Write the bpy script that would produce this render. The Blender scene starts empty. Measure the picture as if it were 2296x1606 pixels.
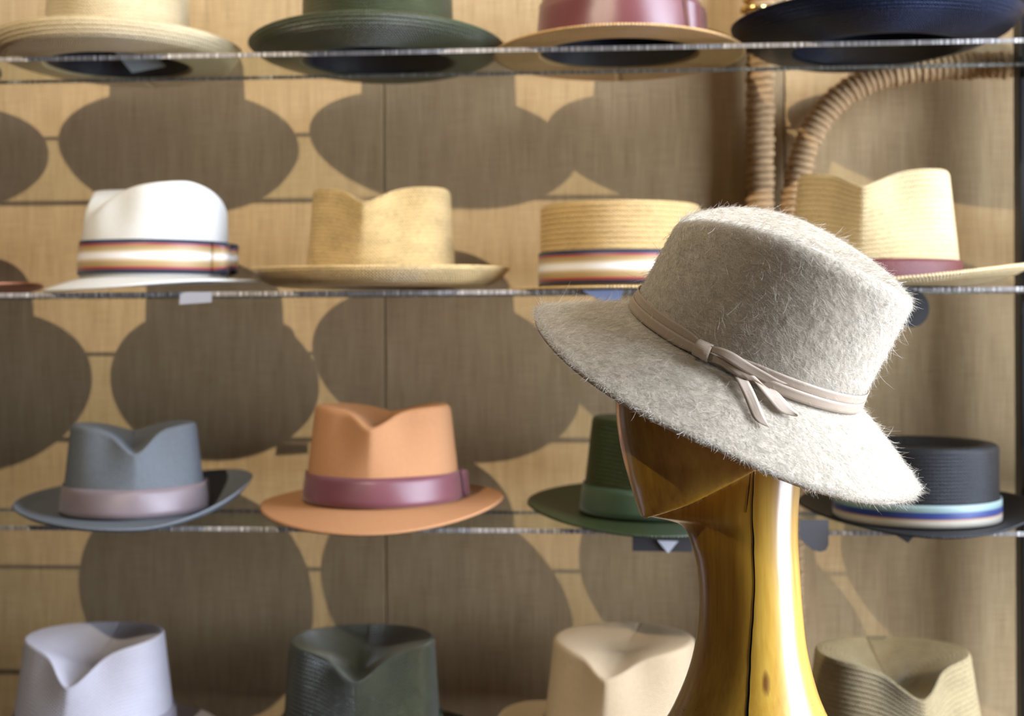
import bpy, bmesh, math, random
import numpy as np
from mathutils import Vector, Matrix
from mathutils.bvhtree import BVHTree

sc = bpy.context.scene
C = sc.collection
PI = math.pi
rng = np.random.default_rng(7)
random.seed(7)

# ------------------------------------------------------------------ camera
CAM_H = 1.45                       # height of the lens above the floor
F = 3100.0                         # focal length in pixels of the 2296 px wide frame
YAW = math.radians(4.1)
ROLL = math.radians(0.27)
CX, CY = 1148.0, 722.0             # principal column, horizon row
cam = bpy.data.cameras.new('camera')
cam.sensor_width = 36.0
cam.lens = 36.0 * F / 2296.0
cam.shift_y = -(803.0 - CY) / 2296.0
cam.clip_start = 0.05
cam.dof.use_dof = True
cam.dof.focus_distance = 1.075
cam.dof.aperture_fstop = 5.6
cam.dof.aperture_blades = 0
co = bpy.data.objects.new('camera', cam)
C.objects.link(co)
co.location = (0, 0, CAM_H)
co.rotation_mode = 'QUATERNION'
co.rotation_quaternion = (Matrix.Rotation(YAW, 4, 'Z') @ Matrix.Rotation(PI / 2, 4, 'X') @ Matrix.Rotation(-ROLL, 4, 'Z')).to_quaternion()
sc.camera = co

# ------------------------------------------------------------------ world, lights, exposure
w = bpy.data.worlds.new('world')
sc.world = w
w.use_nodes = True
bg = w.node_tree.nodes['Background']
bg.inputs[0].default_value = (0.80, 0.88, 1.0, 1)
bg.inputs[1].default_value = 0.02

def light(name, kind, loc, target, power, color, **kw):
    d = bpy.data.lights.new(name, kind)
    d.energy = power
    d.color = color
    for k, v in kw.items():
        setattr(d, k, v)
    o = bpy.data.objects.new(name, d)
    C.objects.link(o)
    o.location = loc
    o.rotation_mode = 'QUATERNION'
    o.rotation_quaternion = (Vector(target) - Vector(loc)).to_track_quat('-Z', 'Y')
    return o

WIN_X = 1.80
WIN_Y = (0.28, 1.46)
WIN_Z = (0.70, 3.20)
SKYLINE = 2.05                     # above it the window sees sky, below it the street
# the shop's spot lamp above and left of the photographer: it throws the hat shadows on the wall
light('spot_lamp', 'SPOT', (-0.78, 0.0, CAM_H + 1.215), (-0.25, 1.90, CAM_H + 0.35), 172.0, (1.0, 0.86, 0.66),
      spot_size=math.radians(62), spot_blend=1.0, shadow_soft_size=0.009)
# daylight coming in at the tall window on the right: bright sky above, the dimmer street below
def window_light(name, z0, z1, radiance, color):
    y0, y1 = WIN_Y
    light(name, 'AREA', (WIN_X + 0.12, (y0 + y1) / 2, (z0 + z1) / 2), (0, (y0 + y1) / 2, (z0 + z1) / 2), radiance * PI * (z1 - z0) * (y1 - y0),
          color, shape='RECTANGLE', size=y1 - y0, size_y=z1 - z0)
window_light('sky_daylight', SKYLINE, WIN_Z[1], 36.5, (0.72, 0.815, 1.0))
window_light('street_daylight', WIN_Z[0], SKYLINE, 23.0, (0.75, 0.835, 1.0))

sc.view_settings.view_transform = 'Standard'
sc.view_settings.look = 'None'
sc.view_settings.exposure = 0.0
sc.view_settings.gamma = 1.0
sc.view_settings.use_curve_mapping = False

# ------------------------------------------------------------------ helpers
def ray(px, py):
    dx, dy = px - CX, py - CY
    a = (dx * math.cos(ROLL) - dy * math.sin(ROLL)) / F
    b = (dx * math.sin(ROLL) + dy * math.cos(ROLL)) / F
    return Vector((math.cos(YAW) * a - math.sin(YAW), math.sin(YAW) * a + math.cos(YAW), -b))

def P(px, py, y):
    """point of the plane y=const seen at a pixel of the photograph"""
    d = ray(px, py)
    t = y / d.y
    return Vector((d.x * t, y, CAM_H + d.z * t))

def link(name, me, m=None, parent=None):
    o = bpy.data.objects.new(name, me)
    C.objects.link(o)
    if m is not None:
        me.materials.clear()
        me.materials.append(m)
    if parent is not None:
        o.parent = parent
    return o

def tag(o, label=None, cat=None, group=None, kind=None):
    if label: o['label'] = label
    if cat: o['category'] = cat
    if group: o['group'] = group
    if kind: o['kind'] = kind
    return o

def empty(name, loc, rz=0.0):
    o = bpy.data.objects.new(name, None)
    C.objects.link(o)
    o.empty_display_size = 0.02
    o.location = loc
    o.rotation_euler = (0, 0, rz)
    return o

def smooth(me):
    me.polygons.foreach_set('use_smooth', [True] * len(me.polygons))
    me.update()

def mesh_from(name, verts, faces, uvs=None, sm=True):
    me = bpy.data.meshes.new(name)
    me.from_pydata([tuple(map(float, v)) for v in verts], [], faces)
    if uvs is not None:
        l = me.uv_layers.new(name='UVMap')
        idx = np.empty(len(me.loops), dtype=np.int32)
        me.loops.foreach_get('vertex_index', idx)
        l.data.foreach_set('uv', np.asarray(uvs, dtype=np.float32)[idx].ravel())
    if sm: smooth(me)
    me.update()
    return me

def grid_mesh(name, G, UV=None, closed=True, flip=False, cap=False):
    """G: rows x cols x 3. columns wrap round when closed (the last column repeats the first for the uv seam)."""
    n, m = G.shape[:2]
    V = G.reshape(-1, 3)
    f = []
    for i in range(n - 1):
        for j in range(m - 1):
            q = (i * m + j, i * m + j + 1, (i + 1) * m + j + 1, (i + 1) * m + j)
            f.append(q[::-1] if flip else q)
    me = mesh_from(name, V, f, UV.reshape(-1, 2) if UV is not None else None)
    return me

def solidify(o, t, off=-1.0):
    s = o.modifiers.new('solidify', 'SOLIDIFY')
    s.thickness = t
    s.offset = off
    return s

def box_bm(bm, x0, x1, y0, y1, z0, z1):
    vs = [bm.verts.new(p) for p in ((x0, y0, z0), (x1, y0, z0), (x1, y1, z0), (x0, y1, z0), (x0, y0, z1), (x1, y0, z1), (x1, y1, z1), (x0, y1, z1))]
    for q in ((0, 3, 2, 1), (4, 5, 6, 7), (0, 1, 5, 4), (1, 2, 6, 5), (2, 3, 7, 6), (3, 0, 4, 7)):
        bm.faces.new([vs[i] for i in q])

def box(name, b, m, parent=None, bevel=0.0):
    bm = bmesh.new()
    box_bm(bm, *b)
    if bevel:
        bmesh.ops.bevel(bm, geom=list(bm.edges), offset=bevel, segments=2, affect='EDGES', profile=0.5)
    me = bpy.data.meshes.new(name)
    bm.to_mesh(me); bm.free()
    return link(name, me, m, parent)

def tube(name, pts, r, seg=8, caps=True):
    """tube along a polyline; r a number or one radius per point"""
    pts = np.asarray(pts, float)
    n = len(pts)
    R = np.full(n, r) if np.isscalar(r) else np.asarray(r)
    T = np.gradient(pts, axis=0)
    T /= np.linalg.norm(T, axis=1)[:, None]
    up = np.array([0.123, -0.91, 0.39])
    N = np.cross(T, up); N /= np.linalg.norm(N, axis=1)[:, None]
    B = np.cross(T, N)
    a = np.linspace(0, 2 * PI, seg, endpoint=False)
    V = pts[:, None] + R[:, None, None] * (np.cos(a)[None, :, None] * N[:, None] + np.sin(a)[None, :, None] * B[:, None])
    f = [(i * seg + j, i * seg + (j + 1) % seg, (i + 1) * seg + (j + 1) % seg, (i + 1) * seg + j) for i in range(n - 1) for j in range(seg)]
    if caps:
        f.append(tuple(range(seg))[::-1]); f.append(tuple((n - 1) * seg + j for j in range(seg)))
    s = np.concatenate([[0], np.cumsum(np.linalg.norm(np.diff(pts, axis=0), axis=1))])
    uv = np.stack(np.broadcast_arrays(a[None, :] * float(np.mean(R)), s[:, None]), -1).reshape(-1, 2)
    return mesh_from(name, V.reshape(-1, 3), f, uv)

# ------------------------------------------------------------------ materials
class NT:
    def __init__(s, name):
        s.m = bpy.data.materials.new(name)
        s.m.use_nodes = True
        s.t = s.m.node_tree
        s.b = s.t.nodes['Principled BSDF']
    def n(s, t, **kw):
        x = s.t.nodes.new(t)
        for k, v in kw.items(): setattr(x, k, v)
        return x
    def put(s, sock, v):
        if hasattr(v, 'is_output'): s.t.links.new(v, sock)
        elif isinstance(v, (tuple, list)) and len(v) == 3 and sock.type == 'RGBA': sock.default_value = (*v, 1)
        else: sock.default_value = v
    def math(s, op, a, b=0.0, c=0.0):
        x = s.n('ShaderNodeMath', operation=op)
        s.put(x.inputs[0], a); s.put(x.inputs[1], b); s.put(x.inputs[2], c)
        return x.outputs[0]
    def uv(s):
        x = s.n('ShaderNodeSeparateXYZ'); c = s.n('ShaderNodeTexCoord')
        s.t.links.new(c.outputs['UV'], x.inputs[0])
        return x.outputs[0], x.outputs[1]
    def obj(s):
        c = s.n('ShaderNodeTexCoord'); x = s.n('ShaderNodeSeparateXYZ')
        s.t.links.new(c.outputs['Object'], x.inputs[0])
        return x.outputs[0], x.outputs[1], x.outputs[2]
    def vec(s, a, b, c=0.0):
        x = s.n('ShaderNodeCombineXYZ')
        s.put(x.inputs[0], a); s.put(x.inputs[1], b); s.put(x.inputs[2], c)
        return x.outputs[0]
    def noise(s, v, scale=1.0, detail=2.0, rough=0.5):
        x = s.n('ShaderNodeTexNoise')
        s.put(x.inputs['Vector'], v); x.inputs['Scale'].default_value = scale
        x.inputs['Detail'].default_value = detail; x.inputs['Roughness'].default_value = rough
        return x.outputs[0]
    def ramp(s, f, stops, interp='LINEAR'):
        x = s.n('ShaderNodeValToRGB')
        x.color_ramp.interpolation = interp
        e = x.color_ramp.elements
        while len(e) < len(stops): e.new(0.5)
        for i, (p, c) in enumerate(stops):
            e[i].position = p; e[i].color = (*c, 1)
        s.put(x.inputs[0], f)
        return x.outputs[0]
    def mix(s, f, a, b, kind='MIX'):
        x = s.n('ShaderNodeMix', data_type='RGBA', blend_type=kind)
        s.put(x.inputs[0], f); s.put(x.inputs[6], a); s.put(x.inputs[7], b)
        return x.outputs[2]
    def bump(s, h, dist, strength=1.0):
        x = s.n('ShaderNodeBump')
        x.inputs['Distance'].default_value = dist; x.inputs['Strength'].default_value = strength
        s.put(x.inputs['Height'], h)
        s.t.links.new(x.outputs[0], s.b.inputs['Normal'])
    def set(s, **kw):
        names = dict(color='Base Color', rough='Roughness', metal='Metallic', spec='Specular IOR Level', coat='Coat Weight', coat_rough='Coat Roughness',
                     sheen='Sheen Weight', trans='Transmission Weight', alpha='Alpha', sss='Subsurface Weight')
        for k, v in kw.items(): s.put(s.b.inputs[names[k]], v)
        return s.m

def plain(name, color, rough=0.6, **kw):
    return NT(name).set(color=color, rough=rough, **kw)

def mul(c, f): return tuple(min(1.0, x * f) for x in c)

def straw(name, c, row=0.0052, rough=0.34, dist=0.0020, spec=0.5, contrast=0.35, ior=1.5):
    """straw braid sewn in rows round the hat: rows along v, plaited strands along u"""
    s = NT(name)
    u, v = s.uv()
    vr = s.math('DIVIDE', v, row)
    fr = s.math('FRACT', vr)
    ridge = s.math('SINE', s.math('MULTIPLY', fr, PI))
    zig = s.math('ABSOLUTE', s.math('SUBTRACT', fr, 0.5))
    plait = s.math('SINE', s.math('MULTIPLY', s.math('ADD', s.math('DIVIDE', u, 0.0042), s.math('MULTIPLY', zig, 1.6)), 2 * PI))
    st = s.noise(s.vec(s.math('MULTIPLY', u, 130.0), s.math('MULTIPLY', v, 620.0)), 1.0, 3.0, 0.6)
    big = s.noise(s.vec(s.math('MULTIPLY', u, 22.0), s.math('MULTIPLY', v, 60.0)), 1.0, 2.0)
    h = s.math('ADD', s.math('MULTIPLY', ridge, 0.55), s.math('ADD', s.math('MULTIPLY', plait, 0.30), s.math('MULTIPLY', st, 1.2)))
    s.bump(h, dist, 0.9)
    t = s.math('ADD', s.math('MULTIPLY', st, 0.65), s.math('MULTIPLY', big, 0.35))
    col = s.ramp(t, [(0.28, mul(c, 1 - contrast)), (0.52, c), (0.75, mul(c, 1 + contrast * 0.6))])
    edge = s.ramp(ridge, [(0.0, (0.72, 0.70, 0.66)), (0.45, (1, 1, 1))])
    s.b.inputs['IOR'].default_value = ior
    return s.set(color=s.mix(1.0, col, edge, 'MULTIPLY'), rough=rough, spec=spec)

def weave(name, c, pitch=0.0016, rough=0.55, diag=True, contrast=0.14, dist=0.0004, spec=0.4):
    s = NT(name)
    u, v = s.uv()
    if diag:
        a = s.math('ADD', u, v); b = s.math('SUBTRACT', u, v)
    else:
        a, b = u, v
    k = 2 * PI / pitch
    wv = s.math('MULTIPLY', s.math('SINE', s.math('MULTIPLY', a, k)), s.math('SINE', s.math('MULTIPLY', b, k)))
    nz = s.noise(s.vec(s.math('MULTIPLY', a, 90.0), s.math('MULTIPLY', b, 420.0)), 1.0, 3.0)
    nz2 = s.noise(s.vec(s.math('MULTIPLY', a, 420.0), s.math('MULTIPLY', b, 90.0)), 1.0, 3.0)
    h = s.math('ADD', s.math('MULTIPLY', wv, 0.6), s.math('ADD', nz, nz2))
    s.bump(h, dist, 0.8)
    col = s.ramp(s.math('MULTIPLY', s.math('ADD', nz, nz2), 0.5), [(0.3, mul(c, 1 - contrast)), (0.7, mul(c, 1 + contrast))])
    return s.set(color=col, rough=rough, spec=spec)

def ribbon(name, c, rough=0.42, stops=None):
    """grosgrain ribbon: fine cross ribs, colour along its width when striped"""
    s = NT(name)
    u, v = s.uv()
    rib = s.math('SINE', s.math('MULTIPLY', u, 2 * PI / 0.0009))
    nz = s.noise(s.vec(s.math('MULTIPLY', u, 30.0), s.math('MULTIPLY', v, 2.0)), 1.0, 2.0)
    s.bump(s.math('ADD', s.math('MULTIPLY', rib, 0.2), s.math('MULTIPLY', nz, 3.0)), 0.00020, 0.5)
    col = s.ramp(v, stops) if stops else s.mix(nz, mul(c, 0.88), mul(c, 1.1))
    return s.set(color=col, rough=rough, spec=0.45, sheen=0.15)

def burlap(name):
    s = NT(name)
    x, y, z = s.obj()
    warp = s.noise(s.vec(s.math('MULTIPLY', x, 640.0), s.math('MULTIPLY', z, 14.0)), 1.0, 3.0, 0.6)
    weft = s.noise(s.vec(s.math('MULTIPLY', x, 22.0), s.math('MULTIPLY', z, 800.0)), 1.0, 2.0, 0.5)
    cross = s.math('MULTIPLY', s.math('SINE', s.math('MULTIPLY', x, 2 * PI / 0.0021)), s.math('SINE', s.math('MULTIPLY', z, 2 * PI / 0.0021)))
    big = s.noise(s.vec(s.math('MULTIPLY', x, 60.0), s.math('MULTIPLY', z, 9.0)), 1.0, 3.0)
    t = s.math('ADD', s.math('MULTIPLY', warp, 0.50), s.math('ADD', s.math('MULTIPLY', weft, 0.26), s.math('MULTIPLY', big, 0.24)))
    col = s.ramp(t, [(0.34, (0.37, 0.255, 0.13)), (0.5, (0.50, 0.36, 0.195)), (0.66, (0.62, 0.46, 0.265))])
    s.bump(s.math('ADD', s.math('MULTIPLY', warp, 1.5), s.math('ADD', weft, s.math('MULTIPLY', cross, 0.25))), 0.0009, 0.75)
    return s.set(color=col, rough=0.9, spec=0.15)

def wood(name):
    s = NT(name)
    x, y, z = s.obj()
    g = s.noise(s.vec(s.math('MULTIPLY', x, 75.0), s.math('MULTIPLY', y, 75.0), s.math('MULTIPLY', z, 3.2)), 1.0, 4.0, 0.6)
    f = s.noise(s.vec(s.math('MULTIPLY', x, 330.0), s.math('MULTIPLY', y, 330.0), s.math('MULTIPLY', z, 9.0)), 1.0, 2.0)
    bl = s.noise(s.vec(s.math('MULTIPLY', x, 26.0), s.math('MULTIPLY', y, 26.0), s.math('MULTIPLY', z, 8.0)), 1.0, 2.0)
    t = s.math('ADD', s.math('MULTIPLY', g, 0.5), s.math('ADD', s.math('MULTIPLY', f, 0.2), s.math('MULTIPLY', bl, 0.3)))
    col = s.ramp(t, [(0.28, (0.26, 0.105, 0.010)), (0.44, (0.50, 0.255, 0.022)), (0.58, (0.62, 0.35, 0.040)), (0.74, (0.72, 0.46, 0.080))])
    # worn dark specks low on the neck
    sp = s.noise(s.vec(x, y, z), 260.0, 3.0, 0.7)
    low = s.n('ShaderNodeMapRange'); s.put(low.inputs[0], z)
    for i, v in ((1, 0.118), (2, 0.060), (3, 0.0), (4, 0.20)): low.inputs[i].default_value = v
    m = s.math('GREATER_THAN', s.math('ADD', sp, low.outputs[0]), 0.77)
    col = s.mix(m, col, (0.10, 0.045, 0.012))
    # a knot beside the split
    kp = P(1716, 1530, 1.09) - Vector((P(1690, 1805, 1.135).x, 0, P(1690, 1805, 1.135).z))
    q = s.math('ADD', s.math('POWER', s.math('DIVIDE', s.math('ABSOLUTE', s.math('SUBTRACT', x, kp.x)), 0.0045), 2.0), s.math('POWER', s.math('DIVIDE', s.math('ABSOLUTE', s.math('SUBTRACT', z, kp.z)), 0.013), 2.0))
    kn = s.ramp(s.math('ADD', q, s.math('MULTIPLY', f, 0.5)), [(0.25, (1, 1, 1)), (0.55, (0.55, 0.55, 0.55)), (0.95, (0, 0, 0))])
    col = s.mix(kn, col, (0.20, 0.075, 0.012))
    return s.set(color=col, rough=0.36, spec=0.5, coat=0.9, coat_rough=0.20)

def felt(name, c):
    s = NT(name)
    x, y, z = s.obj()
    n1 = s.noise(s.vec(x, y, z), 90.0, 3.0)
    n2 = s.noise(s.vec(x, y, z), 900.0, 3.0)
    s.bump(n2, 0.0004, 0.6)
    return s.set(color=s.ramp(n1, [(0.3, mul(c, 0.85)), (0.7, mul(c, 1.12))]), rough=0.95, spec=0.1, sheen=0.25)

def leather(name, c):
    s = NT(name)
    x, y, z = s.obj()
    n = s.noise(s.vec(x, y, z), 420.0, 4.0, 0.65)
    s.bump(n, 0.0012, 0.8)
    return s.set(color=s.ramp(n, [(0.3, mul(c, 0.7)), (0.7, mul(c, 1.2))]), rough=0.5, spec=0.5)

def glass(name):
    """thin shelf glass: clear, mirror-like only at a grazing angle"""
    s = NT(name)
    t = s.t
    tr = s.n('ShaderNodeBsdfTransparent'); tr.inputs[0].default_value = (0.93, 0.955, 0.94, 1)
    gl = s.n('ShaderNodeBsdfGlossy'); gl.inputs['Roughness'].default_value = 0.02
    fr = s.n('ShaderNodeFresnel'); fr.inputs[0].default_value = 1.33
    mx = s.n('ShaderNodeMixShader')
    f = s.math('MULTIPLY', s.math('MINIMUM', fr.outputs[0], 0.5), 0.09)
    t.links.new(f, mx.inputs[0]); t.links.new(tr.outputs[0], mx.inputs[1]); t.links.new(gl.outputs[0], mx.inputs[2])
    t.links.new(mx.outputs[0], t.nodes['Material Output'].inputs[0])
    return s.m

def glass_edge(name):
    """ground glass edge with glints painted as pale beads in its colour"""
    s = NT(name)
    x, y, z = s.obj()
    n = s.noise(s.vec(s.math('MULTIPLY', x, 260.0), 0.0), 1.0, 2.0, 0.7)
    s.bump(n, 0.0015, 1.0)
    col = s.ramp(n, [(0.38, (0.16, 0.14, 0.125)), (0.54, (0.32, 0.29, 0.265)), (0.64, (0.75, 0.72, 0.68))])  # the palest stop paints the glints along the edge
    return s.set(color=col, rough=0.30, spec=0.7)

M = dict(
    burlap=burlap('burlap'), wood=wood('lacquered_wood'), felt=felt('mohair_felt', (0.55, 0.475, 0.365)),
    glass=glass('shelf_glass'), edge=glass_edge('ground_glass_edge'),
    black=plain('black_metal', (0.012, 0.012, 0.014), 0.45), dark_lining=NT('navy_lining').set(color=(0.006, 0.008, 0.020), rough=0.5, spec=0.2),
    plaster=plain('plaster', (0.30, 0.27, 0.24), 0.9), floor=plain('floor_boards', (0.16, 0.095, 0.05), 0.55),
    frame=plain('painted_window_frame', (0.55, 0.55, 0.53), 0.5), crack=plain('dark_split', (0.004, 0.003, 0.002), 0.8, spec=0.1),
    counter=plain('counter_top', (0.10, 0.055, 0.03), 0.5), brass=plain('brass', (0.75, 0.52, 0.20), 0.25, metal=1.0),
    card=plain('white_card', (0.84, 0.86, 0.92), 0.6), blue_card=plain('bluish_card', (0.34, 0.42, 0.66), 0.6), grey_card=plain('grey_plastic', (0.075, 0.074, 0.080), 0.35),
    pale_card=plain('greyish_card', (0.33, 0.33, 0.37), 0.6), dark_card=plain('dark_card', (0.03, 0.028, 0.027), 0.5), thread=plain('thread', (0.25, 0.2, 0.15), 0.8),
)
_nv, _rd, _gd, _cr, _wh = (0.015, 0.020, 0.045), (0.27, 0.040, 0.035), (0.33, 0.225, 0.095), (0.50, 0.40, 0.25), (0.72, 0.70, 0.69)
STRIPES = [(0.0, _nv), (0.115, _nv), (0.135, _rd), (0.185, _rd), (0.225, _gd), (0.31, _gd), (0.40, _cr), (0.47, _wh), (0.58, _wh),
           (0.66, _cr), (0.74, _gd), (0.80, _gd), (0.83, _rd), (0.875, _rd), (0.89, _nv), (1.0, _nv)]
PORK = [(0.0, (0.42, 0.38, 0.30)), (0.30, (0.42, 0.38, 0.30)), (0.36, (0.40, 0.20, 0.10)), (0.42, (0.015, 0.03, 0.14)), (0.66, (0.015, 0.03, 0.14)), (0.71, (0.16, 0.24, 0.22)), (1.0, (0.20, 0.27, 0.26))]
R = dict(
    stripes=ribbon('striped_ribbon', (1, 1, 1), 0.45, STRIPES), green=ribbon('pale_green_ribbon', (0.24, 0.42, 0.30), 0.4),
    maroon=ribbon('maroon_ribbon', (0.145, 0.042, 0.044), 0.34), navy=ribbon('navy_cord', (0.008, 0.014, 0.022), 0.5),
    mauve=ribbon('mauve_ribbon', (0.20, 0.155, 0.165), 0.4), plum=ribbon('plum_ribbon', (0.15, 0.048, 0.058), 0.36),
    bottle=ribbon('bottle_green_ribbon', (0.030, 0.062, 0.030), 0.42), black=ribbon('black_ribbon', (0.006, 0.007, 0.012), 0.4),
    pork=ribbon('blue_and_cream_ribbon', (1, 1, 1), 0.45, PORK), tan=ribbon('tan_ribbon', (0.36, 0.25, 0.165), 0.4),
    leather=leather('maroon_leather', (0.12, 0.020, 0.017)), lilac=ribbon('lilac_ribbon', (0.3, 0.27, 0.33), 0.4),
)

# ------------------------------------------------------------------ the room
Y0, Y1, YW = 1.62, 1.776, 1.892        # front edge of the shelves, back edge, face of the wall
ROOM_X = (-2.6, WIN_X)
ROOM_Y = (-2.4, YW)
ROOM_Z = 3.60

wall = box('wall_back', (ROOM_X[0], WIN_X + 0.25, YW + 0.012, YW + 0.14, 0, ROOM_Z), M['plaster'])
tag(wall, kind='structure')
# burlap-covered panels butted side by side on the wall
seams = [ROOM_X[0] + 0.01] + [P(px, 720, YW).x for px in (-420, 862, 1760)] + [WIN_X]
for a, b in zip(seams[:-1], seams[1:]):
    box('fabric_panel', (a + 0.0008, b - 0.0008, YW, YW + 0.0118, 0.1, ROOM_Z - 0.05), M['burlap'], wall, bevel=0.0015)
fl = box('floor', (ROOM_X[0], WIN_X + 0.25, ROOM_Y[0], YW + 0.14, -0.1, 0.0), M['floor'])
tag(fl, kind='structure')
ce = box('ceiling', (ROOM_X[0], WIN_X + 0.25, ROOM_Y[0], YW + 0.14, ROOM_Z, ROOM_Z + 0.1), M['plaster'])
tag(ce, kind='structure')
bm = bmesh.new()
box_bm(bm, WIN_X, WIN_X + 0.25, ROOM_Y[0], WIN_Y[0], 0, ROOM_Z)
box_bm(bm, WIN_X, WIN_X + 0.25, WIN_Y[1], YW + 0.012, 0, ROOM_Z)
box_bm(bm, WIN_X, WIN_X + 0.25, WIN_Y[0], WIN_Y[1], 0, WIN_Z[0])
box_bm(bm, WIN_X, WIN_X + 0.25, WIN_Y[0], WIN_Y[1], WIN_Z[1], ROOM_Z)
me = bpy.data.meshes.new('wall_right'); bm.to_mesh(me); bm.free()
tag(link('wall_right', me, M['plaster']), kind='structure')
bm = bmesh.new()
for z in (WIN_Z[0], WIN_Z[1] - 0.05):
    box_bm(bm, WIN_X + 0.02, WIN_X + 0.08, WIN_Y[0], WIN_Y[1], z, z + 0.05)
for y in (WIN_Y[0], WIN_Y[1] - 0.05):
    box_bm(bm, WIN_X + 0.02, WIN_X + 0.08, y, y + 0.05, WIN_Z[0] + 0.05, WIN_Z[1] - 0.05)
me = bpy.data.meshes.new('window_1'); bm.to_mesh(me); bm.free()
tag(link('window_1', me, M['frame']), kind='structure')

# ------------------------------------------------------------------ shelves and upright
SHELF_Z = [CAM_H + 0.3224, CAM_H + 0.0376, CAM_H - 0.243, CAM_H - 0.525]
XL, XR = -1.05, 1.02
UPX = P(2281, 700, 1.815).x
TH = 0.0055
shelf_words = ['uppermost glass shelf carrying the cream, green, tan and black hats',
               'glass shelf carrying the white hat, the boater and two pale straw fedoras',
               'glass shelf carrying the orange fedora and the grey-blue fedora',
               'lowest glass shelf under the lilac-white and sparkling green hats']
for i, z in enumerate(SHELF_Z):
    s = empty('glass_shelf', (0, Y0, z))
    tag(s, shelf_words[i], 'shelf', 'glass display shelves')
    for nm, yy in (('shelf_pane', None), ('polished_edge', Y0), ('polished_edge', Y1)):
        if yy is None:
            o = box(nm, (XL, XR, 0.002, Y1 - Y0 - 0.002, -TH, 0), M['glass'], s)
        elif yy == Y0:
            o = box(nm, (XL, XR, 0.0, 0.002, -TH, 0), M['edge'], s, bevel=0.0006)
        else:
            o = box(nm, (XL, XR, Y1 - Y0 - 0.002, Y1 - Y0, -TH + 0.001, -0.0005), M['edge'], s)
up = empty('shelf_upright', (UPX, 1.80, 0.0))
tag(up, 'black metal upright holding the right ends of the glass shelves', 'upright')
box('upright_bar', (0.0, 0.034, 0.0, 0.03, 0.0, ROOM_Z), M['black'], up, bevel=0.002)
for z in SHELF_Z:
    box('shelf_bracket', (0.004, 0.022, -0.155, 0.0, z - TH - 0.010, z - TH), M['black'], up, bevel=0.001)

# ------------------------------------------------------------------ rope-wrapped pipes on the wall
rope_mat = NT('manila_rope')
_u, _v = rope_mat.uv()
_n = rope_mat.noise(rope_mat.vec(rope_mat.math('MULTIPLY', _u, 900.0), rope_mat.math('MULTIPLY', _v, 90.0)), 1.0, 3.0)
rope_mat.bump(_n, 0.0012, 0.9)
M['rope'] = rope_mat.set(color=rope_mat.ramp(_n, [(0.3, (0.25, 0.14, 0.065)), (0.5, (0.46, 0.30, 0.155)), (0.7, (0.62, 0.44, 0.26))]), rough=0.8, spec=0.2)
M['rope_core'] = plain('dark_rope_core', (0.17, 0.10, 0.05), 0.9)  # even dark brown for the pipe under the winding

def resample(pts, step):
    pts = np.asarray([tuple(p) for p in pts], float)
    s = np.concatenate([[0], np.cumsum(np.linalg.norm(np.diff(pts, axis=0), axis=1))])
    n = max(2, int(s[-1] / step))
    t = np.linspace(0, s[-1], n)
    return np.stack([np.interp(t, s, pts[:, k]) for k in range(3)], 1), t

def rope_pipe(name, label, pts, rad, pitch=0.0080, strand=0.0042):
    base = Vector(pts[-1] if pts[-1][2] < pts[0][2] else pts[0])
    root = empty(name, base)
    tag(root, label, 'rope', 'rope-wrapped pipes on the wall')
    loc = [Vector(p) - base for p in pts]
    core, _ = resample(loc, 0.01)
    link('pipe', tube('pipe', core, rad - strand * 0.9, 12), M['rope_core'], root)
    p, t = resample(loc, pitch / 14)
    T = np.gradient(p, axis=0); T /= np.linalg.norm(T, axis=1)[:, None]
    N = np.cross(T, [0, 1, 0]); N /= np.linalg.norm(N, axis=1)[:, None]
    B = np.cross(T, N)
    wob = 1 + 0.05 * np.sin(t * 310) + 0.04 * np.sin(t * 137 + 1)
    a = t / pitch * 2 * PI + 0.35 * np.sin(t * 60)
    rr = (rad - strand * 0.35) * wob
    h = p + rr[:, None] * (np.cos(a)[:, None] * N + np.sin(a)[:, None] * B)
    link('rope_winding', tube('rope_winding', h, strand, 6), M['rope'], root)
    return root, loc

YR = 1.862
post_pts = [P(1704, -70, YR), P(1704, 700, YR), P(1706, 1760, YR)]
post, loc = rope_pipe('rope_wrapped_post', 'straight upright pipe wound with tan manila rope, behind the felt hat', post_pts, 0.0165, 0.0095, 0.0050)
for k, (dz, r) in enumerate(((0.0, 0.021), (0.013, 0.016), (0.026, 0.022))):
    zt = P(1700, 22, YR).z - post.location.z + dz
    xt = P(1694, 22, YR).x - post.location.x
    a = np.linspace(0, 2 * PI, 40)
    ring = np.stack([xt + r * 0.75 * np.cos(a), r * 0.75 * np.sin(a), np.full_like(a, zt)], 1)
    link('brass_ring', tube('brass_ring', ring, 0.005, 8, False), M['brass'], post)
arch_px = [(1770, 1760), (1772, 1300), (1773, 900), (1775, 560), (1779, 460), (1790, 390), (1806, 330), (1830, 280), (1864, 236), (1908, 200), (1965, 175), (2030, 160), (2110, 151), (2200, 147), (2283, 145), (2330, 144)]
sm = []
pp = [P(x, y, YR) for x, y in arch_px]
for i in range(len(pp) - 1):                # Catmull-Rom through the arch points
    p0, p1, p2, p3 = pp[max(i - 1, 0)], pp[i], pp[i + 1], pp[min(i + 2, len(pp) - 1)]
    for k in range(8):
        t = k / 8
        sm.append(0.5 * ((2 * p1) + (p2 - p0) * t + (2 * p0 - 5 * p1 + 4 * p2 - p3) * t * t + (3 * p1 - p0 - 3 * p2 + p3) * t ** 3))
sm.append(pp[-1])
rope_pipe('rope_wrapped_arch', 'pipe bent into an arch and wound with tan rope, by the black upright', sm[::-1], 0.0155, 0.0088, 0.0046)

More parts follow.
